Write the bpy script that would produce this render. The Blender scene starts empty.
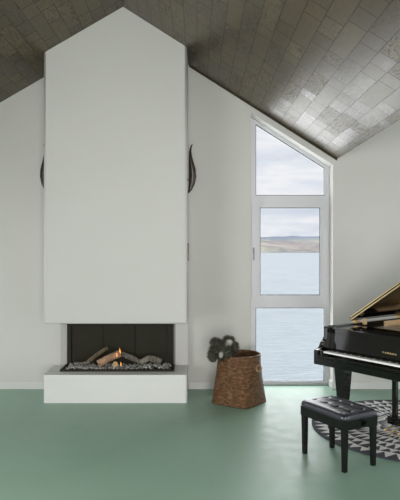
import bpy, bmesh, math, random
from mathutils import Vector, Matrix, noise
random.seed(7)
PI = math.pi
scn = bpy.context.scene
C = scn.collection

# ------------------------------------------------------------------ materials
def mat(name, color=(.8,.8,.8), rough=.5, metal=0, spec=.5, coat=0, coat_rough=.05, emis=None, estr=1):
    m = bpy.data.materials.new(name); m.use_nodes = True
    b = m.node_tree.nodes['Principled BSDF']
    b.inputs['Base Color'].default_value = (*color, 1)
    b.inputs['Roughness'].default_value = rough
    b.inputs['Metallic'].default_value = metal
    b.inputs['Specular IOR Level'].default_value = spec
    b.inputs['Coat Weight'].default_value = coat
    b.inputs['Coat Roughness'].default_value = coat_rough
    if emis:
        b.inputs['Emission Color'].default_value = (*emis, 1)
        b.inputs['Emission Strength'].default_value = estr
    return m
class NT:
    def __init__(s, m):
        s.t = m.node_tree; s.n = s.t.nodes; s.b = s.n.get('Principled BSDF')
    def node(s, typ, **kw):
        n = s.n.new(typ)
        for k, v in kw.items(): setattr(n, k, v)
        return n
    def link(s, a, b): s.t.links.new(a, b)
    def inp(s, n, key, v):
        if isinstance(v, bpy.types.NodeSocket): s.link(v, n.inputs[key])
        else: n.inputs[key].default_value = v
    def math(s, op, a, b=None, c=None):
        n = s.node('ShaderNodeMath', operation=op)
        s.inp(n, 0, a)
        if b is not None: s.inp(n, 1, b)
        if c is not None: s.inp(n, 2, c)
        return n.outputs[0]
    def mix(s, f, a, b):
        n = s.node('ShaderNodeMix', data_type='RGBA')
        s.inp(n, 0, f); s.inp(n, 6, a); s.inp(n, 7, b)
        return n.outputs[2]
    def coord(s, scale=(1,1,1), loc=(0,0,0)):
        t = s.node('ShaderNodeTexCoord'); mp = s.node('ShaderNodeMapping')
        s.link(t.outputs['Object'], mp.inputs[0])
        mp.inputs['Scale'].default_value = scale; mp.inputs['Location'].default_value = loc
        return mp.outputs[0]
    def noise(s, vec, scale, detail=4, rough=.5, dist=0):
        n = s.node('ShaderNodeTexNoise')
        s.link(vec, n.inputs['Vector'])
        n.inputs['Scale'].default_value = scale; n.inputs['Detail'].default_value = detail
        n.inputs['Roughness'].default_value = rough; n.inputs['Distortion'].default_value = dist
        return n.outputs['Fac']
    def ramp(s, f, stops):
        n = s.node('ShaderNodeValToRGB'); s.link(f, n.inputs[0])
        e = n.color_ramp.elements
        while len(e) < len(stops): e.new(.5)
        for el, (p, c) in zip(e, stops): el.position = p; el.color = (*c, 1)
        return n.outputs[0]
    def bump(s, h, strength=.3, dist=.01):
        n = s.node('ShaderNodeBump'); n.inputs['Strength'].default_value = strength
        n.inputs['Distance'].default_value = dist
        s.link(h, n.inputs['Height']); s.link(n.outputs[0], s.b.inputs['Normal'])
    def color(s, c): s.link(c, s.b.inputs['Base Color'])
    def map(s, v, a, b, c, d):
        n = s.node('ShaderNodeMapRange')
        s.link(v, n.inputs[0])
        for i, x in enumerate((a, b, c, d)): n.inputs[i+1].default_value = x
        return n.outputs[0]

def noisy(name, c1, c2, scale, rough=.6, bump=0, bscale=None, detail=4, stretch=(1,1,1), dist=.002, **kw):
    m = mat(name, c1, rough, **kw); t = NT(m)
    v = t.coord(stretch); f = t.noise(v, scale, detail)
    t.color(t.ramp(f, [(.3, c1), (.7, c2)]))
    if bump: t.bump(t.noise(v, bscale or scale*3, 3), bump, dist)
    return m

WALLC = (.60,.59,.56)
m_wall = noisy('wall_paint', WALLC, (.625,.615,.585), 1.2, .75, .12, 60)
m_hood = noisy('chimney_plaster', (.58,.572,.548), (.60,.592,.568), 1.0, .6, .08, 80)
m_hearth = noisy('hearth_plaster', (.72,.72,.71), (.74,.74,.73), 1.5, .55, .08, 80)
m_base = mat('skirting_paint', (.66,.66,.64), .45)
m_frame = mat('window_frame_lacquer', (.65,.65,.68), .35)
m_gasket = mat('window_gasket', (.03,.03,.035), .5)
m_lacq = mat('piano_black_lacquer', (.005,.005,.004), .07, spec=.45)
m_satin = mat('bench_black_wood', (.006,.006,.005), .22, spec=.3)
m_brass = mat('polished_brass', (.85,.62,.32), .35, 1)
m_rimwood = noisy('inner_rim_veneer', (.62,.42,.22), (.72,.52,.30), 6, .3, stretch=(1,1,8))
m_gold = mat('cast_plate_gold', (.62,.42,.16), .38, .8)
m_ivory = mat('white_key_plastic', (.92,.91,.91), .3)
m_ebony = mat('black_key_plastic', (.01,.01,.01), .3)
m_felt = mat('key_felt', (.25,.02,.02), .9)
m_soundb = noisy('soundboard_spruce', (.62,.42,.2), (.72,.5,.26), 3, .35, stretch=(1,12,1))
m_steel = mat('brushed_steel', (.6,.6,.62), .3, 1)
m_leather = noisy('black_leather', (.022,.022,.032), (.032,.032,.046), 12, .28, .25, 160, spec=.6)
m_blackmetal = noisy('black_firebox_metal', (.018,.016,.008), (.024,.021,.010), 8, .6, spec=.2)
m_rug_dark = noisy('rug_charcoal_wool', (.035,.038,.05), (.06,.064,.08), 60, .95, .5, 300)
m_rug_light = noisy('rug_cream_wool', (.66,.66,.63), (.80,.79,.75), 60, .95, .5, 300)

def floor_mat():
    m = mat('green_resin_floor', (.16,.27,.2), .3); t = NT(m)
    v = t.coord(); f = t.noise(v, .9, 5, .6, .4); g = t.noise(v, 7, 4, .6)
    s = t.math('ADD', t.math('MULTIPLY', f, .75), t.math('MULTIPLY', g, .25))
    t.color(t.ramp(s, [(.3, (.236,.382,.285)), (.5, (.257,.406,.307)), (.7, (.282,.435,.334))]))
    t.link(t.map(g, .3, .7, .36, .48), t.b.inputs['Roughness'])
    t.bump(t.noise(v, 2.2, 2), .06, .01)
    return m
m_floor = floor_mat()

def ceiling_mat():
    m = mat('dark_stained_ceiling_boards', (.1,.08,.06), .3); t = NT(m)
    tc = t.node('ShaderNodeTexCoord'); sp = t.node('ShaderNodeSeparateXYZ')
    t.link(tc.outputs['Object'], sp.inputs[0])
    x, y = sp.outputs[0], sp.outputs[1]
    W = .130; L = .38
    vr = t.math('DIVIDE', x, W)
    row = t.math('FLOOR', vr); fv = t.math('FRACT', vr)
    wn = t.node('ShaderNodeTexWhiteNoise', noise_dimensions='1D'); t.link(row, wn.inputs['W'])
    rnd = wn.outputs['Value']
    u = t.math('ADD', t.math('DIVIDE', y, L), t.math('MULTIPLY', rnd, 9.))
    u2 = t.math('ADD', u, t.math('MULTIPLY', t.math('SINE', t.math('ADD', t.math('MULTIPLY', u, 2.3), t.math('MULTIPLY', rnd, 40.))), .36))
    cell = t.math('FLOOR', u2); fu = t.math('FRACT', u2)
    cb = t.node('ShaderNodeCombineXYZ'); t.link(row, cb.inputs[0]); t.link(cell, cb.inputs[1])
    w2 = t.node('ShaderNodeTexWhiteNoise', noise_dimensions='3D'); t.link(cb.outputs[0], w2.inputs['Vector'])
    cr = w2.outputs['Value']
    # seams
    ev = t.math('MINIMUM', fv, t.math('SUBTRACT', 1., fv))
    ph = t.math('ADD', t.math('MULTIPLY', u, 2.3), t.math('MULTIPLY', rnd, 40.))
    der = t.math('ADD', 1., t.math('MULTIPLY', t.math('COSINE', ph), .828))
    eu = t.math('DIVIDE', t.math('MINIMUM', fu, t.math('SUBTRACT', 1., fu)), der)
    gv = t.math('LESS_THAN', ev, .020); gu = t.math('LESS_THAN', eu, .014)
    gap = t.math('MAXIMUM', gv, gu)
    # grain, shifted per board
    cc = t.node('ShaderNodeCombineXYZ')
    t.link(t.math('MULTIPLY', x, 9.), cc.inputs[0]); t.link(t.math('MULTIPLY', y, 1.6), cc.inputs[1]); t.link(t.math('MULTIPLY', cr, 60.), cc.inputs[2])
    g1 = t.noise(cc.outputs[0], 1.1, 3, .5, .8)
    rings = t.math('SINE', t.math('MULTIPLY', g1, 75.))
    cd = t.node('ShaderNodeCombineXYZ')
    t.link(t.math('MULTIPLY', x, 140.), cd.inputs[0]); t.link(t.math('MULTIPLY', y, 7.), cd.inputs[1]); t.link(t.math('MULTIPLY', cr, 60.), cd.inputs[2])
    g2 = t.noise(cd.outputs[0], 1., 4, .6)
    base = t.ramp(cr, [(0, (.038,.023,.007)), (.5, (.072,.050,.021)), (1, (.130,.096,.050))])
    gm = t.math('ADD', t.math('MULTIPLY', t.map(rings, -.2, .9, 0, 1), t.map(cr, .60, .85, .08, .55)), t.math('MULTIPLY', t.map(g2, .35, .7, 0, 1), .45))
    c = t.mix(gm, base, (.022,.020,.014,1))
    c = t.mix(gap, c, (.014,.010,.006,1))
    t.color(c)
    t.link(t.math('ADD', t.math('ADD', t.math('MULTIPLY', cr, .12), .25), t.math('MULTIPLY', gm, .14)), t.b.inputs['Roughness'])
    h = t.math('SUBTRACT', t.math('MULTIPLY', gm, -.25), gap)
    t.link(t.math('MULTIPLY', t.math('SUBTRACT', 1., t.math('MULTIPLY', gap, .6)), .62), t.b.inputs['Specular IOR Level'])
    t.bump(h, .35, .003); t.b.inputs['Specular Tint'].default_value = (1, .94, .80, 1)
    return m
m_ceil = ceiling_mat()

def wicker_mat():
    m = mat('woven_rattan', (.25,.13,.06), .55); t = NT(m)
    tc = t.node('ShaderNodeTexCoord')
    sp = t.node('ShaderNodeSeparateXYZ'); t.link(tc.outputs['Object'], sp.inputs[0])
    ang = t.math('ARCTAN2', sp.outputs[1], sp.outputs[0])
    z = sp.outputs[2]
    zr = t.math('MULTIPLY', z, 62.)
    row = t.math('FLOOR', zr)
    stag = t.math('MULTIPLY', t.math('MODULO', row, 2.), PI)
    a = t.math('SINE', t.math('ADD', t.math('MULTIPLY', ang, 34.), stag))
    b = t.math('ABSOLUTE', t.math('SINE', t.math('MULTIPLY', zr, PI)))
    h = t.math('MULTIPLY', b, t.math('ADD', t.math('MULTIPLY', a, .2), .8))
    cb = t.node('ShaderNodeCombineXYZ'); t.link(t.math('MULTIPLY', ang, 3.2), cb.inputs[0]); t.link(t.math('MULTIPLY', row, .55), cb.inputs[1])
    n = t.noise(cb.outputs[0], 1.3, 3, .7)
    c = t.ramp(n, [(.30, (.06,.026,.009)), (.5, (.15,.068,.026)), (.68, (.30,.155,.068))])
    dark = t.math('SUBTRACT', 1., t.map(h, 0, .5, 0, 1))
    t.color(t.mix(t.math('MULTIPLY', dark, .7), c, (.035,.016,.007,1)))
    t.bump(h, .9, .006)
    return m
m_wicker = wicker_mat()

def bark_mat(name, c1, c2):
    m = mat(name, c1, .85); t = NT(m)
    v = t.coord((1,1,.25)); f = t.noise(v, 40, 6, .7)
    t.color(t.ramp(f, [(.3, c1), (.65, c2)])); t.bump(f, .9, .01)
    return m
m_bark_tan = bark_mat('tan_bark', (.13,.065,.035), (.62,.38,.24))
m_bark_grey = bark_mat('charred_bark', (.012,.011,.009), (.30,.27,.22))
m_bark_brown = bark_mat('brown_bark', (.05,.035,.02), (.20,.15,.09))
m_cut = noisy('cut_wood_end', (.60,.42,.22), (.48,.31,.15), 30, .7)
m_ash = noisy('charcoal_and_ash', (.02,.02,.02), (.75,.74,.70), 26, .9, .6, 60)
m_horn = noisy('dark_horn', (.012,.008,.003), (.05,.03,.012), 9, .3, .2, 40, stretch=(1,1,.3))
m_bronze = noisy('brown_wood_plate', (.10,.065,.03), (.14,.09,.045), 20, .4)
m_fur_d = noisy('grey_green_plush', (.022,.022,.013), (.055,.053,.034), 25, .9)
m_fur_l = noisy('pale_plush', (.46,.43,.38), (.60,.57,.52), 30, .9)
m_fur_t = noisy('plush_light_tips', (.10,.096,.07), (.17,.16,.125), 25, .9)
m_nose = mat('plush_nose', (.01,.01,.01), .3)
m_flame = mat('flame', (1,.4,.1), .5, emis=(1,.33,.07), estr=1.1)

def glass_mat():
    m = bpy.data.materials.new('clear_glass'); m.use_nodes = True
    t = NT(m); n = t.n
    n.remove(n['Principled BSDF']); out = n['Material Output']
    tr = n.new('ShaderNodeBsdfTransparent'); tr.inputs[0].default_value = (.99,.99,.99,1)
    gl = n.new('ShaderNodeBsdfGlossy'); gl.inputs['Roughness'].default_value = .02
    fr = n.new('ShaderNodeFresnel'); fr.inputs[0].default_value = 1.10
    mx = n.new('ShaderNodeMixShader')
    ge = n.new('ShaderNodeNewGeometry'); t.link(t.math('MULTIPLY', fr.outputs[0], t.math('SUBTRACT', 1., ge.outputs['Backfacing'])), mx.inputs[0]); t.link(tr.outputs[0], mx.inputs[1]); t.link(gl.outputs[0], mx.inputs[2])
    t.link(mx.outputs[0], out.inputs[0])
    return m
m_glass = glass_mat()

# ------------------------------------------------------------------ geometry helpers
def obj(name, bm, m, parent=None, loc=None, smooth=False, kind=None, label=None):
    me = bpy.data.meshes.new(name)
    bmesh.ops.recalc_face_normals(bm, faces=bm.faces[:])
    bm.to_mesh(me); bm.free()
    for mm in (m if isinstance(m, (list, tuple)) else [m]): me.materials.append(mm)
    if smooth:
        for p in me.polygons: p.use_smooth = True
    o = bpy.data.objects.new(name, me); C.objects.link(o)
    if parent: o.parent = parent
    if loc: o.location = loc
    if kind: o['kind'] = kind
    if label: o['label'] = label
    return o
def thing(name, label, cat, loc=(0,0,0), rotz=0, group=None, kind=None):
    o = bpy.data.objects.new(name, None); C.objects.link(o)
    o.empty_display_size = .1
    o.location = loc; o.rotation_euler = (0,0,rotz); o['label'] = label; o['category'] = cat
    if group: o['group'] = group
    if kind: o['kind'] = kind
    return o
def tag(o, label, cat, group=None, kind=None):
    o['label'] = label; o['category'] = cat
    if group: o['group'] = group
    if kind: o['kind'] = kind
    return o
def box(bm, x0, x1, y0, y1, z0, z1, bev=0, seg=2):
    v = [bm.verts.new((x, y, z)) for x in (x0, x1) for y in (y0, y1) for z in (z0, z1)]
    fs = [bm.faces.new([v[i] for i in q]) for q in ((0,1,3,2),(4,6,7,5),(0,4,5,1),(2,3,7,6),(0,2,6,4),(1,5,7,3))]
    if bev:
        es = {e for f in fs for e in f.edges}
        bmesh.ops.bevel(bm, geom=list(es), offset=bev, segments=seg, profile=.5, affect='EDGES')
    return bm
def Box(*a, **k): return box(bmesh.new(), *a, **k)
def prism(bm, pts, lo, hi, plane='xz', bev=0, seg=3):
    """extrude a 2D outline between lo and hi along the axis missing from plane"""
    def P(a, b, h): return {'xz': (a, h, b), 'xy': (a, b, h), 'yz': (h, a, b)}[plane]
    A = [bm.verts.new(P(a, b, lo)) for a, b in pts]; B = [bm.verts.new(P(a, b, hi)) for a, b in pts]
    n = len(pts)
    fs = [bm.faces.new(A), bm.faces.new(B[::-1])]
    for i in range(n): fs.append(bm.faces.new([A[i], A[(i+1) % n], B[(i+1) % n], B[i]]))
    if bev:
        es = {e for f in fs for e in f.edges}
        bmesh.ops.bevel(bm, geom=list(es), offset=bev, segments=seg, profile=.5, affect='EDGES')
    return bm
def ringprism(bm, outer, inner, lo, hi, plane='xz'):
    """outline with one hole (same vertex count), extruded"""
    def P(a, b, h): return {'xz': (a, h, b), 'xy': (a, b, h), 'yz': (h, a, b)}[plane]
    n = len(outer)
    O0 = [bm.verts.new(P(*p, lo)) for p in outer]; O1 = [bm.verts.new(P(*p, hi)) for p in outer]
    I0 = [bm.verts.new(P(*p, lo)) for p in inner]; I1 = [bm.verts.new(P(*p, hi)) for p in inner]
    for i in range(n):
        j = (i+1) % n
        bm.faces.new([O0[i], O0[j], I0[j], I0[i]]); bm.faces.new([O1[j], O1[i], I1[i], I1[j]])
        bm.faces.new([O0[j], O0[i], O1[i], O1[j]]); bm.faces.new([I0[i], I0[j], I1[j], I1[i]])
    return bm
def cyl(bm, p, q, r0, r1=None, n=16, caps=True):
    p = Vector(p); q = Vector(q); r1 = r0 if r1 is None else r1
    d = (q-p).normalized(); a = d.orthogonal().normalized(); b = d.cross(a)
    R = []
    for c, r in ((p, r0), (q, r1)):
        R.append([bm.verts.new(c + (a*math.cos(2*PI*i/n) + b*math.sin(2*PI*i/n))*r) for i in range(n)])
    for i in range(n): bm.faces.new([R[0][i], R[0][(i+1) % n], R[1][(i+1) % n], R[1][i]])
    if caps: bm.faces.new(R[0][::-1]); bm.faces.new(R[1])
    return bm
def tube(bm, pts, radii, n=12, flat=1.0):
    pts = [Vector(p) for p in pts]; rings = []
    ref = None
    for i, p in enumerate(pts):
        d = (pts[min(i+1, len(pts)-1)] - pts[max(i-1, 0)]).normalized()
        if ref is None: ref = d.orthogonal().normalized()
        a = (ref - d*ref.dot(d)).normalized(); ref = a; b = d.cross(a)
        rings.append([bm.verts.new(p + a*math.cos(2*PI*k/n)*radii[i] + b*math.sin(2*PI*k/n)*radii[i]*flat) for k in range(n)])
    for i in range(len(rings)-1):
        for k in range(n): bm.faces.new([rings[i][k], rings[i][(k+1) % n], rings[i+1][(k+1) % n], rings[i+1][k]])
    bm.faces.new(rings[0][::-1]); bm.faces.new(rings[-1])
    return bm
def torus(bm, c, nrm, R, r, n=28, k=10):
    c = Vector(c); d = Vector(nrm).normalized(); a = d.orthogonal().normalized(); b = d.cross(a)
    G = []
    for i in range(n):
        t = 2*PI*i/n; e = a*math.cos(t) + b*math.sin(t)
        G.append([bm.verts.new(c + e*(R + r*math.cos(2*PI*j/k)) + d*r*math.sin(2*PI*j/k)) for j in range(k)])
    for i in range(n):
        for j in range(k):
            bm.faces.new([G[i][j], G[(i+1) % n][j], G[(i+1) % n][(j+1) % k], G[i][(j+1) % k]])
    return bm
def taper_box(bm, cx, cy, z0, z1, a0, b0, a1, b1, bev=0):
    A = [bm.verts.new((cx+sx*a0, cy+sy*b0, z0)) for sx, sy in ((-1,-1),(1,-1),(1,1),(-1,1))]
    B = [bm.verts.new((cx+sx*a1, cy+sy*b1, z1)) for sx, sy in ((-1,-1),(1,-1),(1,1),(-1,1))]
    fs = [bm.faces.new(A[::-1]), bm.faces.new(B)]
    for i in range(4): fs.append(bm.faces.new([A[i], A[(i+1) % 4], B[(i+1) % 4], B[i]]))
    if bev: bmesh.ops.bevel(bm, geom=list({e for f in fs for e in f.edges}), offset=bev, segments=2, profile=.5, affect='EDGES')
    return bm

# ------------------------------------------------------------------ measured frame
F = 595.0; H = 1.8; CX, CY = 197., 246.
YW = 7.49                                   # face of the end wall
XR, ZR = -.848, 4.55                        # ridge
SL, SR, SV = .58, .634, .634                # slopes: left, right, and the rising one past the valley
XV = 1.762; ZV = ZR - SR*(XV-XR)            # valley
XL, XE = -3.6, 4.6; YB = -2.2; YO = 7.80
def roof(x):
    if x < XR: return ZR - SL*(XR-x)
    if x < XV: return ZR - SR*(x-XR)
    return ZV + SV*(x-XV)

# ------------------------------------------------------------------ room shell
obj('floor', Box(XL-.3, XE+.3, YB-.3, YO, -.2, 0), m_floor, kind='structure')
WX0, WX1 = .68, 1.712
def wz(x): return roof(x) - .105
bm = bmesh.new()
prism(bm, [(XL-.3, 0), (WX0, 0), (WX0, roof(WX0)), (XR, ZR), (XL-.3, roof(XL-.3))], YW, YO)
prism(bm, [(WX0, wz(WX0)), (WX1, wz(WX1)), (WX1, roof(WX1)), (WX0, roof(WX0))], YW, YO)
prism(bm, [(WX1, 0), (XE+.3, 0), (XE+.3, roof(XE+.3)), (XV, ZV), (WX1, roof(WX1))], YW, YO)
obj('wall_back', bm, m_wall, kind='structure')
bm = bmesh.new(); T = .2
for a, b in ((XL-.3, XR), (XR, XV), (XV, XE+.3)):
    prism(bm, [(a, roof(a)), (b, roof(b)), (b, roof(b)+T), (a, roof(a)+T)], YB-.3, YO)
obj('ceiling', bm, m_ceil, kind='structure')
# dark shadow gap along the wall head
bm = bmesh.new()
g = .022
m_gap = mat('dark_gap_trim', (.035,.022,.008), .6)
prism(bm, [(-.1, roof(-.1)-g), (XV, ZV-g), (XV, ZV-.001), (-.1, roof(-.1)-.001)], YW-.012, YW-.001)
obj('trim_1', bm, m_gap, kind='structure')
# side walls with window openings; wall behind the camera
def wall_yz(name, x0, x1, top, ops):
    bm = bmesh.new(); ys = YB-.3
    for (a, b, z0, z1) in ops:
        box(bm, x0, x1, ys, a, 0, top)
        if z0 > 0: box(bm, x0, x1, a, b, 0, z0)
        box(bm, x0, x1, a, b, z1, top); ys = b
    box(bm, x0, x1, ys, YO, 0, top)
    obj(name, bm, m_wall, kind='structure')
opL = [(1.0, 3.6, 0, 2.3), (6.25, 7.25, 0, 2.3)]
opR = [(.6, 2.6, 0, 2.7), (4.1, 6.4, .0, 2.8)]
wall_yz('wall_left', XL-.3, XL, roof(XL), opL)
wall_yz('wall_right', XE, XE+.3, roof(XE), opR)
bm = bmesh.new()
prism(bm, [(XL-.3, 0), (-.75, 0), (-.75, roof(-.75)), (XR, ZR), (XL-.3, roof(XL-.3))], YB-.3, YB)
prism(bm, [(1.75, 0), (XE+.3, 0), (XE+.3, roof(XE+.3)), (XV, ZV), (1.75, roof(1.75))], YB-.3, YB)
prism(bm, [(-.75, 2.7), (1.75, 2.7), (1.75, roof(1.75)), (-.75, roof(-.75))], YB-.3, YB)
obj('wall_front', bm, m_wall, kind='structure')
nwin = 2
def sidewin(x, a, b, z0, z1, n):
    bm = bmesh.new()
    ringprism(bm, [(a, z0), (b, z0), (b, z1), (a, z1)], [(a+.06, z0+.06), (b-.06, z0+.06), (b-.06, z1-.06), (a+.06, z1-.06)], x-.03, x+.03, 'yz')
    for k in range(1, n):
        c = a + (b-a)*k/n; box(bm, x-.03, x+.03, c-.04, c+.04, z0+.06, z1-.06)
    return bm
for (a, b, z0, z1) in opL:
    obj('window_%d' % nwin, sidewin(XL-.15, a, b, z0, z1, 2), m_frame, kind='structure'); nwin += 1
for (a, b, z0, z1) in opR:
    obj('window_%d' % nwin, sidewin(XE+.15, a, b, z0, z1, 3), m_frame, kind='structure'); nwin += 1
bm = bmesh.new()
ringprism(bm, [(-.75, 0), (1.75, 0), (1.75, 2.7), (-.75, 2.7)], [(-.69, .06), (1.69, .06), (1.69, 2.64), (-.69, 2.64)], YB-.2, YB-.12)
for c in (.5,): box(bm, c-.04, c+.04, YB-.2, YB-.12, .06, 2.64)
obj('window_%d' % nwin, bm, m_frame, kind='structure')

# skirting boards
def skirt(name, boxes, m=m_base):
    bm = bmesh.new()
    for b in boxes: box(bm, *b, bev=.003, seg=1)
    obj(name, bm, m, kind='structure')
skirt('baseboard_back', [(XL, -1.765, YW-.015, YW-.0005, 0, .092), (-.1, WX0, YW-.015, YW-.0005, 0, .092), (WX1-.016, XE, YW-.015, YW-.0005, 0, .092),
                         (WX1-.016, WX1-.0005, YW-.001, 7.70, 0, .092)])
skirt('baseboard_left', [(XL+.0005, XL+.015, 3.62, 6.23, 0, .092)])

# ------------------------------------------------------------------ the gable window
YF = 7.70
win = thing('window_1', 'tall three-pane gable window with white frame and sloped head', 'window', (0,0,0), kind='structure')
def px(x, y, d=7.73): return ((x-CX)*d/F, H-(y-CY)*d/F)
gx0, _ = px(255.4, 0); gx1, _ = px(324, 0)
def gz(x): return wz(x) - .045 - .0
zA, zB, zC, zD = px(0,195.7)[1], px(0,207.7)[1], px(0,295)[1], px(0,307.5)[1]
cx0, cx1 = px(259.6,0)[0], px(319.6,0)[0]
lz = px(0,381)[1]
bm = bmesh.new()
ringprism(bm, [(WX0-.02, zB+.03), (WX1+.0, zB+.03), (WX1+.0, wz(WX1)), (WX0-.02, wz(WX0-.02))],
          [(gx0, zA), (gx1, zA), (gx1, gz(gx1)), (gx0, gz(gx0))], YF, YF+.08)
ringprism(bm, [(WX0-.02, 0), (WX1, 0), (WX1, zC-.012), (WX0-.02, zC-.012)],
          [(gx0, lz), (gx1, lz), (gx1, zD), (gx0, zD)], YF, YF+.08)
box(bm, WX0-.02, WX0+.03, YF, YF+.08, zC-.012, zB+.03); box(bm, WX1-.03, WX1, YF, YF+.08, zC-.012, zB+.03)
obj('window_frame', bm, m_frame, win, kind='structure')
bm = bmesh.new()
ringprism(bm, [(WX0+.026, zC-.052), (WX1-.026, zC-.052), (WX1-.026, zB+.052), (WX0+.026, zB+.052)],
          [(cx0, zC), (cx1, zC), (cx1, zB), (cx0, zB)], YF-.018, YF+.05)
obj('window_sash', bm, m_frame, win, kind='structure')
def gasket(pts_o, pts_i, y): 
    return ringprism(bmesh.new(), pts_o, pts_i, y, y+.006)
q = .008
ga = bmesh.new()
ringprism(ga, [(gx0-.001, zA-.001), (gx1+.001, zA-.001), (gx1+.001, gz(gx1)), (gx0-.001, gz(gx0))], [(gx0+q, zA+q), (gx1-q, zA+q), (gx1-q, gz(gx1-q)-q*1.4), (gx0+q, gz(gx0+q)-q*1.4)], YF+.02, YF+.03)
ringprism(ga, [(gx0-.001, lz-.001), (gx1+.001, lz-.001), (gx1+.001, zD+.001), (gx0-.001, zD+.001)], [(gx0+q, lz+q), (gx1-q, lz+q), (gx1-q, zD-q), (gx0+q, zD-q)], YF+.02, YF+.03)
ringprism(ga, [(cx0-.001, zC-.001), (cx1+.001, zC-.001), (cx1+.001, zB+.001), (cx0-.001, zB+.001)], [(cx0+q, zC+q), (cx1-q, zC+q), (cx1-q, zB-q), (cx0+q, zB-q)], YF, YF+.01)
obj('gasket', ga, m_gasket, win, kind='structure')
for pts in ([(gx0, zA), (gx1, zA), (gx1, gz(gx1)), (gx0, gz(gx0))], [(gx0, lz), (gx1, lz), (gx1, zD), (gx0, zD)], [(cx0, zC), (cx1, zC), (cx1, zB), (cx0, zB)]):
    obj('pane', prism(bmesh.new(), pts, YF+.036, YF+.042), m_glass, win, kind='structure')
hx, hz0 = px(253.7, 260); _, hz1 = px(0, 249)
hx = WX0+.052
bm = Box(hx-.012, hx+.012, YF-.028, YF-.018, hz1-.05, hz1+.02, bev=.003)
box(bm, hx-.009, hx+.009, YF-.07, YF-.052, hz0, hz1, bev=.004)
cyl(bm, (hx, YF-.02, hz1-.015), (hx, YF-.06, hz1-.015), .008)
obj('window_handle', bm, mat('handle_metal', (.35,.35,.36), .55, .3), win, kind='structure', label='slim metal handle on the left of the middle sash')
bm = Box(WX0+.002, WX1-.018, YF-.03, YF+.0, .0005, .022, bev=.003)
obj('window_threshold', bm, mat('threshold_metal', (.32,.34,.34), .35, .6), win, kind='structure')

# ------------------------------------------------------------------ outside: sea and far shore
def sea_mat():
    m = mat('sea_water', (.30,.42,.46), .25); t = NT(m)
    v = t.coord((1,1,1)); f = t.noise(v, .05, 5, .65, .5)
    g = t.noise(t.coord((.35,1,1)), .6, 4, .6)
    t.color(t.ramp(f, [(.35, (.235,.275,.282)), (.65, (.28,.32,.325))]))
    h = t.math('ADD', g, t.math('MULTIPLY', f, 3.))
    t.bump(h, .6, .8)
    return m
bm = bmesh.new()
NX, NY = 2, 2
box(bm, -1500, 2500, 28, 2600, -26, -20)
tag(obj('sea', bm, sea_mat()), 'calm pale blue water reaching to the far shore', 'sea', kind='stuff')
def hill_mat():
    m = mat('far_hillside', (.3,.3,.2), .95); t = NT(m)
    v = t.coord((.004,.0015,.02)); f = t.noise(v, 1., 6, .6, .6)
    g = t.noise(t.coord((.012,.004,.05)), 1., 3, .6)
    c = t.ramp(f, [(.30, (.15,.125,.115)), (.42, (.30,.26,.22)), (.5, (.29,.285,.21)), (.58, (.19,.165,.155)), (.7, (.34,.30,.24))])
    sp = t.node('ShaderNodeSeparateXYZ'); tc = t.node('ShaderNodeTexCoord'); t.link(tc.outputs['Object'], sp.inputs[0])
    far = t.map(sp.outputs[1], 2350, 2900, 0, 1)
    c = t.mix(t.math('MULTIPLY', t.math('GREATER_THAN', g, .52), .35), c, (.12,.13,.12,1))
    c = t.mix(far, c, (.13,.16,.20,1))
    t.color(c); return m
bm = bmesh.new(); nx, ny = 160, 26
G = []
for j in range(ny):
    y = 1990 + 1300*(j/(ny-1))
    row = []
    for i in range(nx):
        x = -400 + 2600*i/(nx-1)
        s = j/(ny-1)
        prof = 63*min(1, (s*1.45))**.8 if s < .75 else 63*(1-(s-.75)*2.2)
        n1 = noise.noise(Vector((x*.003, y*.002, 3)))*13*min(1, s*3)
        n2 = noise.noise(Vector((x*.02, y*.01, 7)))*4*min(1, s*3)
        row.append(bm.verts.new((x, y, -19.5 + prof + (n1+n2) + (5 if s > .1 else 0))))
    G.append(row)
for j in range(ny-1):
    for i in range(nx-1): bm.faces.new([G[j][i], G[j][i+1], G[j+1][i+1], G[j+1][i]])
box(bm, -400, 2200, 1985, 3300, -60, -25)
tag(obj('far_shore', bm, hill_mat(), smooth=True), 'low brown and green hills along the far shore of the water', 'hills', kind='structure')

# ------------------------------------------------------------------ fireplace
YH = 6.83
fp = thing('fireplace', 'tall white gabled chimney hood over a three-sided glass gas fire on a white hearth', 'fireplace', (-.93, 7.1, 0))
def fobj(name, bm, m, **k):
    bmesh.ops.translate(bm, verts=bm.verts[:], vec=(.93, -7.1, 0)); return obj(name, bm, m, fp, **k)
hx0, hx1 = (43.4-CX)*YH/F, (187.2-CX)*YH/F
hb = H-(324-CY)*YH/F
bm = bmesh.new()
prism(bm, [(hx0, hb), (hx1, hb), (hx1, roof(hx1)-.003), (XR, ZR-.003), (hx0, roof(hx0)-.003)], YH, YW-.001)
es = [e for e in bm.edges if abs(e.verts[0].co.y-YH) < 1e-4 and abs(e.verts[1].co.y-YH) < 1e-4 and min(e.verts[0].co.z, e.verts[1].co.z) < hb+.01]
bmesh.ops.bevel(bm, geom=es, offset=.028, segments=5, profile=.5, affect='EDGES')
fobj('chimney_hood', bm, m_hood, smooth=False)
fp_objs = fp.children[0]
for p in fp_objs.data.polygons: p.use_smooth = p.area < .2
hh = H-(375-CY)*6.82/F
bm = bmesh.new()
prism(bm, [(hx0, 0.0), (hx1, 0.0), (hx1, hh), (hx0, hh)], 6.82, YW-.001)
es = [e for e in bm.edges if abs(e.verts[0].co.y-6.82) < 1e-4 and abs(e.verts[1].co.y-6.82) < 1e-4 and abs(e.verts[0].co.z-e.verts[1].co.z) > .1 ]
bmesh.ops.bevel(bm, geom=es, offset=.028, segments=5, profile=.5, affect='EDGES')
fobj('hearth', bm, m_hearth)
YC = 7.395
bx0, bx1 = (67-CX)*YC/F, (175.3-CX)*YC/F
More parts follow.
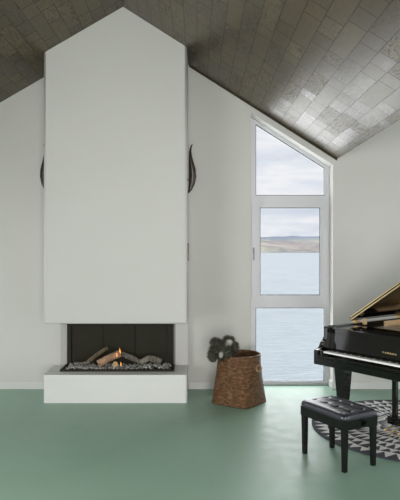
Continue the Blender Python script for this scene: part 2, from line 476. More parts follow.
# white back column, with the firebox niche let into it
bm = bmesh.new()
box(bm, hx0, bx0, YC, YW-.001, hh, hb)
fobj('side_pier', bm, m_hood)
fobj('side_pier', Box(bx1, hx1, YC, YW-.001, hh, hb), m_hood)
Y3 = 7.0
bm = bmesh.new()
box(bm, bx0, bx1, YC+.03, YW-.002, hh+.001, hb-.001)
box(bm, bx0, bx0+.05, YC-.0, YC+.03, hh+.001, hb-.001); box(bm, bx1-.10, bx1, YC, YC+.03, hh+.001, hb-.001)
fobj('firebox_back', bm, m_blackmetal)
bm = bmesh.new()
pw = (bx1-.10-bx0-.05)/3
for k in range(3):
    box(bm, bx0+.05+pw*k+.003, bx0+.05+pw*(k+1)-.003, YC+.018, YC+.03, hh+.02, hb-.02, bev=.003, seg=1)
fobj('firebox_panel', bm, m_blackmetal, label='three dark metal back panels')
tz = hh
bm = bmesh.new()
ringprism(bm, [(bx0, Y3), (bx1, Y3), (bx1, YC), (bx0, YC)], [(bx0+.025, Y3+.03), (bx1-.025, Y3+.03), (bx1-.025, YC-.01), (bx0+.025, YC-.01)], hh+.001, hh+.022, 'xy')
box(bm, bx0+.02, bx1-.02, Y3+.025, YC-.005, hh+.001, hh+.006)
fobj('burner_tray', bm, m_blackmetal)
bm = bmesh.new()
ringprism(bm, [(bx0, Y3), (bx1, Y3), (bx1, YC), (bx0, YC)], [(bx0+.02, Y3+.02), (bx1-.02, Y3+.02), (bx1-.02, YC-.01), (bx0+.02, YC-.01)], hb-.022, hb-.002, 'xy')
fobj('glass_head_rail', bm, m_blackmetal)
for b in ((bx0+.004, bx1-.004, Y3+.008, Y3+.012, hh+.021, hb-.02), (bx0+.004, bx0+.008, Y3+.013, YC-.002, hh+.021, hb-.02), (bx1-.008, bx1-.004, Y3+.013, YC-.002, hh+.021, hb-.02)):
    fobj('glass_pane', Box(*b), m_glass)
# ash bed: uncountable lumps
bm = bmesh.new(); random.seed(3)
for i in range(430):
    x = random.uniform(bx0+.05, bx1-.05); y = random.uniform(Y3+.06, YC-.04)
    r = random.uniform(.008, .02)
    hump = .025*(math.exp(-((x-(bx1-.28))/.15)**2) + .6*math.exp(-((x-(bx0+.22))/.12)**2))
    z = hh+.010+r*.5+random.random()*.8*hump
    mtx = Matrix.Translation((x, y, z)) @ Matrix.Rotation(random.random()*6, 4, (random.random(), random.random(), 1)) @ Matrix.Diagonal((r*random.uniform(.8, 1.5), r, r*.7, 1))
    bmesh.ops.create_icosphere(bm, subdivisions=1, radius=1, matrix=mtx)
fobj('ember_bed', bm, m_ash, kind='stuff')
# logs
def log(pts, r, m, label, ends=True, seed=0):
    pts = [Vector(p) for p in pts]; o0 = pts[0].copy()
    # resample
    P = []
    for a, b in zip(pts[:-1], pts[1:]):
        for k in range(6): P.append(a.lerp(b, k/6))
    P.append(pts[-1])
    R = [r*(1+.12*noise.noise(p*14+Vector((seed,0,0)))) for p in P]
    bm = tube(bmesh.new(), [p-o0 for p in P], R, 14)
    cap = [f for f in bm.faces if len(f.verts) > 4]
    for v in bm.verts:
        n = noise.noise((v.co+o0)*38)*r*.16; v.co += Vector((n, n*.5, n))
    o = obj('log', bm, [m, m_cut])
    for p in o.data.polygons:
        p.use_smooth = True
        if len(p.vertices) > 4: p.material_index = 1 if ends else 0; p.use_smooth = False
    o.location = o0
    return tag(o, label, 'log', 'logs in the gas fire')
def P3(x, y, d): return ((x-CX)*d/F, d, H-(y-CY)*d/F)
ZL = hh+.03
log([P3(98.5,364,7.12), P3(107,359,7.15), P3(120,353.5,7.2)], .046, m_bark_tan, 'thick tan log lying across the middle of the fire')
log([P3(86,364,7.28), P3(96,355.5,7.30), P3(107.5,347.5,7.32)], .026, m_bark_brown, 'thin grey-brown log propped up behind the thick tan log', False, 2)
log([P3(122,354,7.30), P3(131,357.5,7.27), P3(143,363,7.22)], .034, m_bark_grey, 'charred dark log sloping down right of the flame', False, 3)
log([P3(140,363,7.12), P3(149,358,7.15), P3(161,361,7.2)], .038, m_bark_grey, 'charred grey log lying at the right end of the fire', False, 4)
log([P3(74,363.5,7.18), P3(82,363.5,7.2), P3(90,362,7.22)], .017, m_bark_grey, 'small ashy log at the left end of the fire', False, 5)
log([P3(115.2,364.3,7.07), P3(115.6,363.6,7.18)], .032, m_bark_tan, 'short round log with its pale cut end facing out', True, 6)
def flame(x, y0, y1, d, w, label):
    a = Vector(P3(x, y0, d)); b = Vector(P3(x+.6, y1, d)); n = 9; pts = []; rr = []
    for i in range(n):
        s = i/(n-1); p = a.lerp(b, s) + Vector((math.sin(s*5)*w*.35, 0, 0)); pts.append(p-a); rr.append(max(.001, w*(math.sin(PI*min(1, s*.9+.12))**1.3)*(1-s*.4)))
    o = obj('flame', tube(bmesh.new(), pts, rr, 10, .5), m_flame, smooth=True, loc=a)
    return tag(o, label, 'flame', 'gas flames')
flame(119.5, 356, 347.5, 7.17, .014, 'tall orange flame at the top end of the thick tan log')
flame(116.5, 357, 352, 7.13, .008, 'small orange flame just left of the tallest flame')
flame(120.5, 366, 361.5, 7.10, .009, 'low orange flame beside the short round log')

# ------------------------------------------------------------------ horns and plate on the sides of the hood
def horn(x, s, label):
    Y = 7.2; zt, zb = H-(144-CY)*Y/F, H-(193-CY)*Y/F
    prof = [(0.0, .008, .008), (.08, .030, .024), (.20, .050, .038), (.34, .060, .046), (.48, .056, .042), (.6, .044, .032), (.72, .034, .022), (.83, .030, .015), (.91, .036, .010), (.96, .046, .008), (1.0, .058, .004)]
    pts = [(s*(a+.0), .02*math.sin(t*6), t*(zt-zb)) for t, a, r in prof]
    rr = [r for _, _, r in prof]
    root = thing('horn', label, 'horn', (x + (0 if s > 0 else -.035), Y, zb), 0, 'horns mounted on the sides of the chimney hood')
    obj('horn_body', tube(bmesh.new(), pts, rr, 14), m_horn, root, smooth=True)
    bm = cyl(bmesh.new(), (0 if s > 0 else .035, 0, .16), (s*.03, 0, .16), .012)
    obj('bracket', bm, m_horn, root)
horn(hx1, 1, 'dark curved horn fixed to the right side of the white chimney hood')
horn(hx0, -1, 'dark curved horn mostly hidden behind the left edge of the chimney hood')
z1, z0 = H-(243-CY)*7.2/F, H-(261-CY)*7.2/F
pl = thing('wall_plate', 'narrow brown plate on the right side of the chimney hood below the horn', 'wall plate', (hx1, 7.2, z0))
obj('plate', Box(0, .014, -.03, .03, 0, z1-z0, bev=.002), m_bronze, pl)
obj('push_button', Box(.014, .017, -.018, .018, .05, .1, bev=.001), m_steel, pl)

# ------------------------------------------------------------------ basket
BC = Vector((.487, 6.89, 0))
bk = thing('basket', 'tall woven brown rattan basket with round rim and flared square foot', 'basket', BC)
FA = -37.0*PI/180
def basket_r(s, a):           # s 0 floor .. 1 rim
    rt = .250*(1 - .0*s)
    th = a - (-.245-.0)
    # rotated rounded square at the foot, corner directions measured from the photo
    c = abs(math.cos(th)); d = abs(math.sin(th)); p = 1 + 0.0
    n = 5.0
    ct, st = abs(math.cos(a-FA+.0)), abs(math.sin(a-FA))
    sq = 1/((ct**n + st**n)**(1/n)) * .262
    k = max(0, 1-s)**1.5
    return rt*(1-k) + sq*k
HB = .55; na, ns = 96, 30
def basket_shell(off, z0, z1, ns=ns):
    G = []
    for j in range(ns+1):
        s = j/ns; z = z0+(z1-z0)*s; ss = z/HB
        G.append([(math.cos(2*PI*i/na)*(basket_r(ss, 2*PI*i/na)+off), math.sin(2*PI*i/na)*(basket_r(ss, 2*PI*i/na)+off), z) for i in range(na)])
    return G
bm = bmesh.new()
def skin(bm, G, flip=False):
    R = [[bm.verts.new(p) for p in row] for row in G]
    for j in range(len(R)-1):
        for i in range(na):
            f = [R[j][i], R[j][(i+1) % na], R[j+1][(i+1) % na], R[j+1][i]]
            bm.faces.new(f[::-1] if flip else f)
    return R
Ro = skin(bm, basket_shell(0, .0, HB)); Ri = skin(bm, basket_shell(-.014, .014, HB), True)
for i in range(na): bm.faces.new([Ro[-1][i], Ro[-1][(i+1) % na], Ri[-1][(i+1) % na], Ri[-1][i]])
bm.faces.new(Ro[0][::-1]); bm.faces.new(Ri[0])
obj('basket_body', bm, m_wicker, bk, smooth=True)
bm = bmesh.new(); torus(bm, (0, 0, HB), (0, 0, 1), .243, .011, 96, 10)
obj('rim', bm, m_wicker, bk, smooth=True)
for da in (-37*PI/180, -37*PI/180+PI):
    r = basket_r(.75, da)+.012; z = .415
    nrm = Vector((math.cos(da-.42), math.sin(da-.42), .12))
    bm = bmesh.new(); torus(bm, (math.cos(da)*r, math.sin(da)*r, z), nrm, .034, .010)
    obj('ring_handle', bm, noisy('rattan_ring', (.25,.14,.07), (.36,.22,.12), 30, .5), bk, smooth=True)

# ------------------------------------------------------------------ plush toy hanging over the rim
ty = thing('plush_toy', 'grey furry plush koala slumped over the left rim of the basket', 'soft toy', (.30, 6.72, .40))
O = Vector((.30, 6.72, .40))
def TP(x, y, d): return Vector(P3(x, y, d)) - O
def fur_blob(bm, c, r, seed, n=260, ln=.022, sub=3):
    r = Vector(r); base = bmesh.new()
    bmesh.ops.create_icosphere(base, subdivisions=sub, radius=1)
    vs = {}
    for v in base.verts:
        d = v.co.normalized(); k = 1+.10*noise.noise(d*2.3+Vector((seed, 0, 0)))
        vs[v.index] = bm.verts.new(c + Vector((d.x*r.x, d.y*r.y, d.z*r.z))*k)
    for f in base.faces: bm.faces.new([vs[v.index] for v in f.verts])
    base.free()
    rnd = random.Random(seed)
    for i in range(n):
        d = Vector((rnd.gauss(0,1), rnd.gauss(0,1), rnd.gauss(0,1))).normalized()
        p = c + Vector((d.x*r.x, d.y*r.y, d.z*r.z))*.96
        t = d.orthogonal().normalized(); t.rotate(Matrix.Rotation(rnd.random()*6.28, 3, d)); w = .0045
        tip = p + (d + Vector((rnd.gauss(0,.35), rnd.gauss(0,.35), -.25+rnd.gauss(0,.3)))).normalized()*ln*rnd.uniform(.6, 1.2)
        b = d.cross(t)
        A = [bm.verts.new(p + (t*math.cos(q)+b*math.sin(q))*w) for q in (0, 2.1, 4.2)]; T_ = bm.verts.new(tip)
        mi = 1 if rnd.random() < .35 else 0
        for k in range(3): bm.faces.new([A[k], A[(k+1) % 3], T_]).material_index = mi
def furpart(name, blobs, m, parent=ty, label=None, **k):
    bm = bmesh.new()
    for i, (c, r) in enumerate(blobs): fur_blob(bm, c, r, hash(name) % 1 + i*7+len(name), **k)
    return obj(name, bm, [m, m_fur_t if m is m_fur_d else m], parent, smooth=True, label=label)
L = dict(n=420, ln=.038)
furpart('body', [(TP(224,353,6.76), (.085,.07,.075)), (TP(229,356,6.80), (.07,.07,.06))], m_fur_d, **L)
hd = furpart('head', [(TP(222.5,346.5,6.70), (.088,.07,.062))], m_fur_d, **L)
furpart('ear', [(TP(215.5,342.5,6.70), (.048,.03,.040))], m_fur_d, hd, **L)
e2 = furpart('ear', [(TP(228.5,341.5,6.70), (.062,.03,.055))], m_fur_d, hd, **L)
furpart('inner_ear', [(TP(229.3,342.5,6.665), (.030,.012,.030)), (TP(225.5,344.8,6.66), (.02,.012,.016))], m_fur_l, hd, label='pale inner ear', n=120, ln=.018)
furpart('muzzle', [(TP(219,348.5,6.64), (.020,.018,.013))], m_fur_d, hd, n=80, ln=.012)
bm = bmesh.new(); bmesh.ops.create_uvsphere(bm, u_segments=14, v_segments=10, radius=1, matrix=Matrix.Translation(TP(218.5,348,6.622)) @ Matrix.Diagonal((.009,.008,.011,1)))
obj('nose', bm, m_nose, hd, smooth=True)
for ex in (215.5, 222.5):
    bm = bmesh.new(); bmesh.ops.create_uvsphere(bm, u_segments=12, v_segments=8, radius=.006, matrix=Matrix.Translation(TP(ex,346,6.632)))
    obj('eye', bm, m_nose, hd, smooth=True)
furpart('chest', [(TP(220.8,354.5,6.655), (.022,.018,.034))], m_fur_l, label='pale chest fur', n=120, ln=.016)
furpart('arm', [(TP(214,350.5,6.67), (.045,.035,.05)), (TP(211.8,355.5,6.62), (.030,.026,.034)), (TP(213,358,6.60), (.024,.022,.022))], m_fur_d, **L)
furpart('arm', [(TP(234,346.5,6.74), (.040,.035,.046)), (TP(228,353,6.68), (.036,.028,.045))], m_fur_d, **L)

# ------------------------------------------------------------------ rug
RC = Vector((2.2, 5.87, 0)); RR = 1.05
def rug():
    bm = bmesh.new(); NT_ = 56; nr = 8
    def rad(i, a):
        if i == 0: return 0.0
        if i >= nr: return RR-.022
        base = (RR-.022)*i/nr
        lob = 11; ph = PI/lob*(i % 2)
        return base + .045*(abs(math.cos((a+ph)*lob/2))-.6)
    def P(r, a, z=.012): return bm.verts.new((r*math.cos(a), r*math.sin(a), z))
    for i in range(nr):
        N = NT_ if i > 1 else (NT_//2 if i == 1 else NT_//4)
        for k in range(N):
            for sgn in (0,):
                a0 = 2*PI*k/N; a1 = 2*PI*(k+1)/N; am = (a0+a1)/2
                if i == 0:
                    f = bm.faces.new([P(0, 0), P(rad(1, a0), a0), P(rad(1, a1), a1)]); f.material_index = k % 2
                    continue
                o0 = .006
                bl, br = rad(i, a0), rad(i, a1)
                # cream band line along the scallop
                w = .012
                f = bm.faces.new([P(bl, a0), P(bl+w, a0), P(rad(i, am)+w, am), P(br+w, a1), P(br, a1), P(rad(i, am), am)]); f.material_index = 1
                tl, tr, tm = rad(i+1, a0), rad(i+1, a1), rad(i+1, am)
                f = bm.faces.new([P(bl+w, a0), P(tm, am), P(br+w, a1), P(rad(i, am)+w, am)]); f.material_index = 1
                f = bm.faces.new([P(bl+w, a0), P(tl, a0), P(tm, am)]); f.material_index = 0
                f = bm.faces.new([P(br+w, a1), P(tm, am), P(tr, a1)]); f.material_index = 0
    # mitre inner pieces with border ring and edge
    n = 96
    top = [P(RR-.022, 2*PI*k/n) for k in range(n)]; t2 = [P(RR, 2*PI*k/n) for k in range(n)]; b2 = [P(RR, 2*PI*k/n, .001) for k in range(n)]
    for k in range(n):
        j = (k+1) % n
        bm.faces.new([top[k], t2[k], t2[j], top[j]]); bm.faces.new([t2[k], b2[k], b2[j], t2[j]])
    bm.faces.new(b2[::-1])
    me = bpy.data.meshes.new('round_rug'); bm.normal_update()
    for f in bm.faces:
        if f.normal.z < -.5 and f.calc_center_median().z > .005: f.normal_flip()
    bm.to_mesh(me); bm.free(); me.materials.append(m_rug_dark); me.materials.append(m_rug_light)
    o = bpy.data.objects.new('round_rug', me); C.objects.link(o); o.location = RC; o.rotation_euler.z = .1
    return o
tag(rug(), 'round charcoal and cream rug with scalloped rings of triangles under the piano', 'rug')

# ------------------------------------------------------------------ piano
PR = math.atan2(-.81, .59)
pn = thing('grand_piano', 'black lacquered grand piano with open lid standing on the round rug', 'piano', (1.19, 6.06, 0), PR)
def po(name, bm, m, parent=None, **k): return obj(name, bm, m, parent or pn, **k)
PW = 1.48; RZ0, RZ1 = .66, .972
# outline of the case (u across, t back), closed shape starting at the bass front
def tail(off=0):
    pts = [(0+off, .17)]
    pts += [(0+off, 1.35)]
    for a in range(0, 91, 15):       # rounded tail
        r = .30-off; c = (.30, 1.42)
        pts.append((c[0]-r*math.cos(math.radians(a)), c[1]+r*math.sin(math.radians(a))))
    # bent side back to the treble
    for s in (0.1, .25, .4, .55, .7, .85, 1.0):
        x = .42 + (PW-off-.42)*s; 
        y = 1.72-off - .92*(3*s*s-2*s*s*s) 
        pts.append((x, y))
    pts.append((PW-off, .17))
    return pts
out = tail(0); inn = tail(.045)
def strip(bm, A, B, z0, z1):
    n = len(A)
    a0 = [bm.verts.new((*p, z0)) for p in A]; a1 = [bm.verts.new((*p, z1)) for p in A]
    b0 = [bm.verts.new((*p, z0)) for p in B]; b1 = [bm.verts.new((*p, z1)) for p in B]
    for i in range(n-1):
        bm.faces.new([a0[i], a0[i+1], a1[i+1], a1[i]]); bm.faces.new([b0[i+1], b0[i], b1[i], b1[i+1]])
        bm.faces.new([a1[i], a1[i+1], b1[i+1], b1[i]]); bm.faces.new([a0[i+1], a0[i], b0[i], b0[i+1]])
    for i in (0, n-1): bm.faces.new([a0[i], a1[i], b1[i], b0[i]])
    return bm
po('rim', strip(bmesh.new(), out, inn, RZ0, RZ1), m_lacq)
inn2 = tail(.055)
ir = lambda off: [(off, 1.08)] + tail(off)[1:-1] + [(PW-off, .56)]
po('inner_rim', strip(bmesh.new(), ir(.046), ir(.055), .80, RZ1-.012), m_rimwood)
# arms with the stepped, curved profile
arm = [(0,.60),(0,.735),(.008,.745),(.05,.752),(.075,.765),(.085,.785),(.092,.81),(.105,.822),(.125,.828),(.135,.84),(.142,.87),(.146,.92),(.146,.955),(.155,RZ1),(.30,RZ1),(.30,.60)]
for x0, x1 in ((0, .05), (PW-.05, PW)):
    bm = prism(bmesh.new(), [(t, z) for t, z in arm], x0-.001, x1, 'yz', bev=.003, seg=2); po('arm', bm, m_lacq)
for x0, x1 in ((.05, .096), (PW-.096, PW-.05)):
    po('cheek_block', Box(x0, x1, .02, .17, .68, .748, bev=.005), m_lacq)
po('keybed', Box(.0, PW, .003, .48, .60, .672, bev=.004), m_lacq)
po('keyslip', Box(.05, PW-.05, .006, .028, .672, .696, bev=.003), m_lacq)
po('bottom_board', prism(bmesh.new(), tail(.03), .67, .69, 'xy'), m_lacq)
# soundboard / plate
po('soundboard', prism(bmesh.new(), [(a, max(b, .42)) for a, b in tail(.056)], .86, .87, 'xy'), m_soundb)
bm = prism(bmesh.new(), [(.06,.24),(PW-.06,.24),(PW-.06,.46),(.06,.46)], .875, .892, 'xy')
for (a, b, c, d) in ((.08,.46,.12,1.55), (.35,.46,.40,1.62), (.75,.46,.66,1.35), (1.1,.46,1.02,1.0), (1.40,.46,1.40,.72)):
    v = [(a-.02, b), (a+.02, b), (c+.02, d), (c-.02, d)]; prism(bm, v, .878, .90, 'xy')
po('iron_plate', bm, m_gold)
bm = bmesh.new()
for k in range(60):
    u = .09 + 1.3*k/59; t1 = max(.55, 1.52-.9*(k/59)**.9)
    cyl(bm, (u, .30, .905), (u-.05, t1, .905), .0012, n=5)
po('strings', bm, m_steel, kind='stuff')
bm = bmesh.new()
for k in range(70):
    u = .09 + 1.3*k/69
    for t in (.27, .31): cyl(bm, (u, t+.01*(k % 2), .892), (u, t+.01*(k % 2), .925), .0035, n=6)
po('tuning_pins', bm, m_steel, kind='stuff')
# fallboard (open) and the stretcher above
bm = prism(bmesh.new(), [(.178,.742),(.190,.742),(.222,.925),(.210,.925)], .052, PW-.052, 'yz', bev=.002)
fb = po('fallboard', bm, m_lacq)
po('stretcher', Box(.05, PW-.05, .205, .245, .905, .955, bev=.003), m_lacq)
po('name_felt', Box(.1, PW-.1, .168, .177, .730, .738), m_ebony)
# lettering on the fallboard
LET = {'Y': [((0,1),(.5,.5)),((1,1),(.5,.5)),((.5,.5),(.5,0))], 'A': [((0,0),(.5,1)),((.5,1),(1,0)),((.2,.35),(.8,.35))],
       'M': [((0,0),(0,1)),((0,1),(.5,.3)),((.5,.3),(1,1)),((1,1),(1,0))], 'H': [((0,0),(0,1)),((1,0),(1,1)),((0,.5),(1,.5))]}
bm = bmesh.new(); lw, lh, st = .0155, .014, .0040
for i, ch in enumerate('YAMAHA'):
    u0 = .692 + i*.0275; zb = .791
    def Q(a, b, off):   # on slanted board
        z = zb + b*lh; t = .178 + (z-.742)*(.032/.183)
        return Vector((u0+a*lw, t-off, z))
    for (p, q) in LET[ch]:
        A, B = Q(*p, 0), Q(*q, 0); d = (B-A).normalized(); n = Vector((0,-.985,.17)); s = d.cross(n).normalized()*st/2
        vs = [A-s-d*st*.3, A+s-d*st*.3, B+s+d*st*.3, B-s+d*st*.3]
        lo = [bm.verts.new(v) for v in vs]; hi = [bm.verts.new(v+n*.0012) for v in vs]
        bm.faces.new(hi)
        for k in range(4): bm.faces.new([lo[k], lo[(k+1) % 4], hi[(k+1) % 4], hi[k]])
po('lettering', bm, mat('gilt_letters', (.85,.66,.30), .3, .7), fb, label='gold maker lettering')
# keys
kw = (PW-.2)/52
def wkey():
    bm = Box(.0004, kw-.0004, 0, .15, 0, .018, bev=.0015, seg=2); return bm
k0 = po('white_key', wkey(), m_ivory); k0.location = (.1, .030, .722)
for i in range(1, 52):
    c = k0.copy(); C.objects.link(c); c.parent = pn; c.location = (.1+i*kw, .030, .722)
b0 = po('black_key', taper_box(bmesh.new(), 0, 0, 0, .03, .006, .048, .0045, .045, bev=.001), m_ebony)
first = True
for i in range(51):
    if i % 7 in (1, 4): continue            # A0 B0 | C D E | F G ...
    c = b0 if first else b0.copy()
    if not first: C.objects.link(c); c.parent = pn
    first = False
    c.location = (.1+(i+1)*kw, .134, .7225)
# music desk lying low
bm = Box(.30, PW-.30, .28, .50, .958, .968, bev=.003)
po('music_desk', bm, m_lacq)
po('desk_shelf', Box(.048, PW-.048, .24, .56, .945, .957, bev=.002), m_lacq)
# lid: main leaf raised about the bass side, front flap folded back onto it
TH = math.radians(33.4)
def lidpt(u, t, n): # u along leaf, n normal offset
    return (u*math.cos(TH) - n*math.sin(TH), t, RZ1+.028 + u*math.sin(TH) + n*math.cos(TH))
def lid_prism(pts, n0, n1):
    bm = bmesh.new()
    A = [bm.verts.new(lidpt(a, b, n0)) for a, b in pts]; B = [bm.verts.new(lidpt(a, b, n1)) for a, b in pts]; n = len(pts)
    bm.faces.new(A[::-1]); bm.faces.new(B)
    for i in range(n): bm.faces.new([A[i], A[(i+1) % n], B[(i+1) % n], B[i]])
    return bm
lo = [(a-.0, b) for a, b in tail(-.012)]
lo = [(a, .585 if b < .2 else b) for a, b in lo]
ld = po('lid', lid_prism(lo, 0, .020), m_lacq)
po('lid_front_flap', lid_prism([(-.012,.585),(PW+.012,.585),(PW+.012,.98),(-.012,.98)], .026, .044), m_lacq)
m_edge = mat('lid_edge_gilt_reflection', (.62,.48,.26), .3, .5)  # warm room light reflected in the black lid edges, painted as tan strips
m_edge.name = 'lid_edge_reflection_tint'
po('lid_edge_reflection', lid_prism([(.0,.579),(PW,.579),(PW,.5845),(.0,.5845)], .003, .017), m_edge, ld, label='tan strip painted as the warm reflection on the lid edge')
po('lid_edge_reflection', lid_prism([(.0,.579),(PW,.579),(PW,.5845),(.0,.5845)], .029, .041), m_edge, ld, label='tan strip painted as the warm reflection on the folded flap edge')
for t in (.62, 1.38):
    bm = Box(-.002, .03, t, t+.07, RZ1, RZ1+.012, bev=.002); cyl(bm, (-.004, t, RZ1+.018), (-.004, t+.07, RZ1+.018), .009)
    po('lid_hinge', bm, m_brass)
po('prop_block', Box(.05, .085, .70, .74, RZ1-.02, RZ1+.045, bev=.004), m_rimwood, label='pale wooden block by the hinge')
p1 = Vector((PW-.09, .95, RZ1-.06)); p2 = Vector(lidpt(1.2, .9, -.002))
po('lid_prop', tube(bmesh.new(), [p1, p2], [.011, .009], 10), m_lacq)
# legs
def piano_leg(u, t):
    lg = po('leg', bmesh.new() and taper_box(bmesh.new(), 0, 0, .09, .60, .037, .037, .068, .068, bev=.004), m_lacq); lg.location = (u, t, 0)
    box_ = Box(-.08, .08, -.08, .08, .585, .665, bev=.006); obj('leg_block', box_, m_lacq, lg)
    bm = cyl(bmesh.new(), (0,0,.06), (0,0,.095), .026, .03)
    box(bm, -.020, -.015, -.012, .012, .02, .065); box(bm, .015, .020, -.012, .012, .02, .065)
    cyl(bm, (-.014,0,.034), (.014,0,.034), .021)
    obj('caster', bm, m_brass, lg)
    return lg
piano_leg(.16, .26); piano_leg(PW-.16, .26); piano_leg(.45, 1.45)
# lyre
LU, LT = .75, .42
ly = po('pedal_lyre', Box(LU-.14, LU+.14, LT-.05, LT+.05, .075, .15, bev=.006), m_lacq)
for s in (-.085, .085):
    bm = Box(LU+s-.022, LU+s+.022, LT-.022, LT+.022, .148, .605, bev=.004); obj('lyre_post', bm, m_lacq, ly)
obj('lyre_head', Box(LU-.15, LU+.15, LT-.05, LT+.07, .585, .602, bev=.004), m_lacq, ly)
for s in (-.075, 0, .075):
    bm = tube(bmesh.new(), [(LU+s, LT-.03, .06), (LU+s, LT-.09, .062), (LU+s, LT-.14, .055), (LU+s, LT-.18, .045), (LU+s, LT-.19, .043)], [.009, .013, .020, .021, .009], 10, .45)
    obj('pedal', bm, m_brass, ly, smooth=True, label='brass pedal')
bm = tube(bmesh.new(), [(LU, LT+.05, .12), (LU, .80, .672)], [.006, .006], 8); obj('lyre_brace', bm, m_brass, ly)

# ------------------------------------------------------------------ bench
BR = math.atan2(-.874, .486)
bn = thing('piano_bench', 'black piano bench with tufted leather seat in front of the piano', 'bench', (1.19, 5.022, 0), BR)
lx, lyy = .245, .155
for sx in (-1, 1):
    for sy in (-1, 1):
        bm = bmesh.new()
        A = taper_box(bm, 0, 0, 0.0, .40, .0175, .0175, .0235, .0235, bev=.003)
        o = obj('leg', bm, m_satin, bn); o.location = (sx*lx, sy*lyy, 0)
bm = bmesh.new()
ringprism(bm, [(-lx-.026, -lyy-.026), (lx+.026, -lyy-.026), (lx+.026, lyy+.026), (-lx-.026, lyy+.026)], [(-lx, -lyy), (lx, -lyy), (lx, lyy), (-lx, lyy)], .335, .405, 'xy')
obj('apron', bm, m_satin, bn)
obj('seat_board', Box(-lx-.028, lx+.028, -lyy-.028, lyy+.028, .402, .414, bev=.003), m_satin, bn)
bm = bmesh.new(); nu, nv = 72, 48
cw, cd = lx+.036, lyy+.036
btn = [(-.75+.5*i, s) for i in range(4) for s in (-.36, .36)]
def cz(a, b):
    e = (1-abs(a)**14)**.5*(1-abs(b)**10)**.5 if abs(a) < 1 and abs(b) < 1 else 0
    z = .030 + .026*e + .008*(1-a*a)*(1-b*b)
    for p, q_ in btn:
        dx, dy = (a-p)*cw, (b-q_)*cd; d = math.hypot(dx, dy)
        z -= .012*math.exp(-(d/.014)**2) + .004*math.exp(-(d/.04)**2)
    return z
    
def crease(a, b):
    z = 0
    for i, (p, q_) in enumerate(btn):
        for (p2, q2) in btn[i+1:]:
            dd = math.hypot((p-p2)*cw, (q_-q2)*cd)
            if dd < .16:
                ax, ay, bx_, by_ = p*cw, q_*cd, p2*cw, q2*cd
                t = max(0, min(1, ((a*cw-ax)*(bx_-ax)+(b*cd-ay)*(by_-ay))/dd**2))
                d = math.hypot(a*cw-ax-t*(bx_-ax), b*cd-ay-t*(by_-ay)); z = max(z, math.exp(-(d/.006)**2))
    return z*.0025
G = []
for j in range(nv+1):
    b = -1+2*j/nv; b = math.copysign(1-(1-abs(b))**1.6, b); row = []
    for i in range(nu+1):
        a = -1+2*i/nu; a = math.copysign(1-(1-abs(a))**1.6, a)
        # rounded corners in plan
        n_ = 9; k = (abs(a)**n_+abs(b)**n_)**(1/n_); mx_ = max(abs(a), abs(b)); f = mx_/k if k > 0 else 1
        row.append(bm.verts.new((a*f*cw, b*f*cd, .412 + cz(a*.999, b*.999)-.0 - crease(a, b))))
    G.append(row)
for j in range(nv):
    for i in range(nu): bm.faces.new([G[j][i], G[j][i+1], G[j+1][i+1], G[j+1][i]])
edge = [G[0][i] for i in range(nu)] + [G[j][nu] for j in range(nv)] + [G[nv][i] for i in range(nu, 0, -1)] + [G[j][0] for j in range(nv, 0, -1)]
prev = edge
for kx, ky, zz in ((1.0, 1.0, None), (1.012, 1.016, .6), (1.012, 1.016, .3), (.992, .988, 0)):
    if zz is None: continue
    low = [bm.verts.new((v.co.x*kx, v.co.y*ky, .413+(v.co.z-.413)*zz)) for v in edge]
    for i in range(len(edge)):
        j = (i+1) % len(edge); bm.faces.new([prev[i], low[i], low[j], prev[j]])
    prev = low
bm.faces.new([bm.verts.new(v.co) for v in prev])
cu = obj('cushion', bm, m_leather, bn, smooth=True, label='black buttoned leather cushion')
bb = bmesh.new(); bmesh.ops.create_uvsphere(bb, u_segments=12, v_segments=8, radius=1, matrix=Matrix.Diagonal((.008,.008,.004,1)))
B0 = obj('button', bb, m_leather, cu, smooth=True)
for i, (p, q_) in enumerate(btn):
    c = B0 if i == 0 else B0.copy()
    if i: C.objects.link(c); c.parent = cu
    c.location = (p*cw, q_*cd, .412+cz(p, q_)+.001)
bm = cyl(bmesh.new(), (lx+.024, .03, .368), (lx+.036, .03, .368), .010); cyl(bm, (lx+.036, .03, .368), (lx+.062, .03, .368), .022, .020, n=20)
obj('knob', bm, m_satin, bn, label='black height adjustment knob')

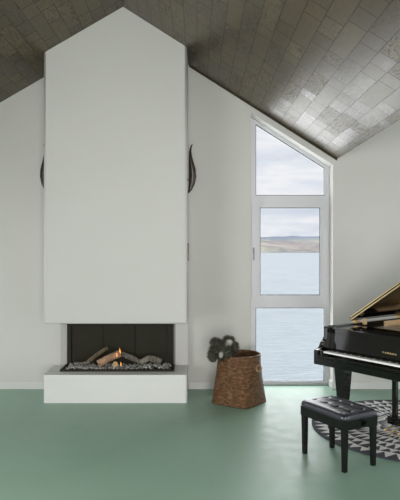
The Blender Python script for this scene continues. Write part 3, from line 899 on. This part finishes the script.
# ------------------------------------------------------------------ sky and light
w = bpy.data.worlds.new('World'); scn.world = w; w.use_nodes = True
t = NT(w); n = t.n; bg = n['Background']
tc = t.node('ShaderNodeTexCoord'); mp = t.node('ShaderNodeMapping'); t.link(tc.outputs['Generated'], mp.inputs[0])
mp.inputs['Scale'].default_value = (3.5, 3.5, 12); mp.inputs['Location'].default_value = (.3, .2, .4)
f = t.noise(mp.outputs[0], 1.3, 7, .55, .3)
c = t.ramp(f, [(.32, (.52,.61,.74)), (.46, (.72,.77,.85)), (.56, (.90,.91,.94)), (.66, (.74,.78,.86)), (.8, (.90,.91,.93))])
t.link(c, bg.inputs[0]); 
sx = t.node('ShaderNodeSeparateXYZ'); t.link(tc.outputs['Generated'], sx.inputs[0])
t.link(t.map(sx.outputs[2], .24, .75, .80, 2.6), bg.inputs[1])

def area(name, loc, rot, sx, sy, power, col=(1,1,1)):
    l = bpy.data.lights.new(name, 'AREA'); l.shape = 'RECTANGLE'; l.size = sx; l.size_y = sy; l.energy = power; l.color = col
    o = bpy.data.objects.new(name, l); C.objects.link(o); o.location = loc; o.rotation_euler = rot
    return o
SKY = (.98,.99,1.0)
# daylight standing in each window opening
for (a, b, z0, z1), p in zip(opL, (125, 10)):
    area('daylight_left', (XL-.22, (a+b)/2, (z0+z1)/2), (0, -PI/2, 0), z1-z0, b-a, p, SKY)
for (a, b, z0, z1), p in zip(opR, (62, 27)):
    area('daylight_right', (XE+.22, (a+b)/2, (z0+z1)/2), (0, PI/2, 0), z1-z0, b-a, p, SKY)
area('daylight_gable', ((WX0+WX1)/2, YO+.25, 1.7), (-PI/2, 0, 0), 1.0, 3.2, 27, SKY)
area('daylight_front', (.5, YB-.25, 1.35), (PI/2, 0, 0), 2.5, 2.6, 262, (1,.985,.95))

# ------------------------------------------------------------------ camera
cam = bpy.data.cameras.new('camera'); co = bpy.data.objects.new('camera', cam); C.objects.link(co)
cam.sensor_fit = 'HORIZONTAL'; cam.sensor_width = 36; cam.lens = F*36/400
cam.shift_x = (200-CX)/400; cam.shift_y = -(250-CY)/400
cam.clip_end = 10000; cam.clip_start = .05
co.location = (0, 0, H); co.rotation_euler = (PI/2, 0, 0)
scn.camera = co
vs = scn.view_settings; vs.view_transform = 'Standard'; vs.look = 'None'; vs.gamma = 1; vs.use_curve_mapping = False
vs.exposure = 0.31
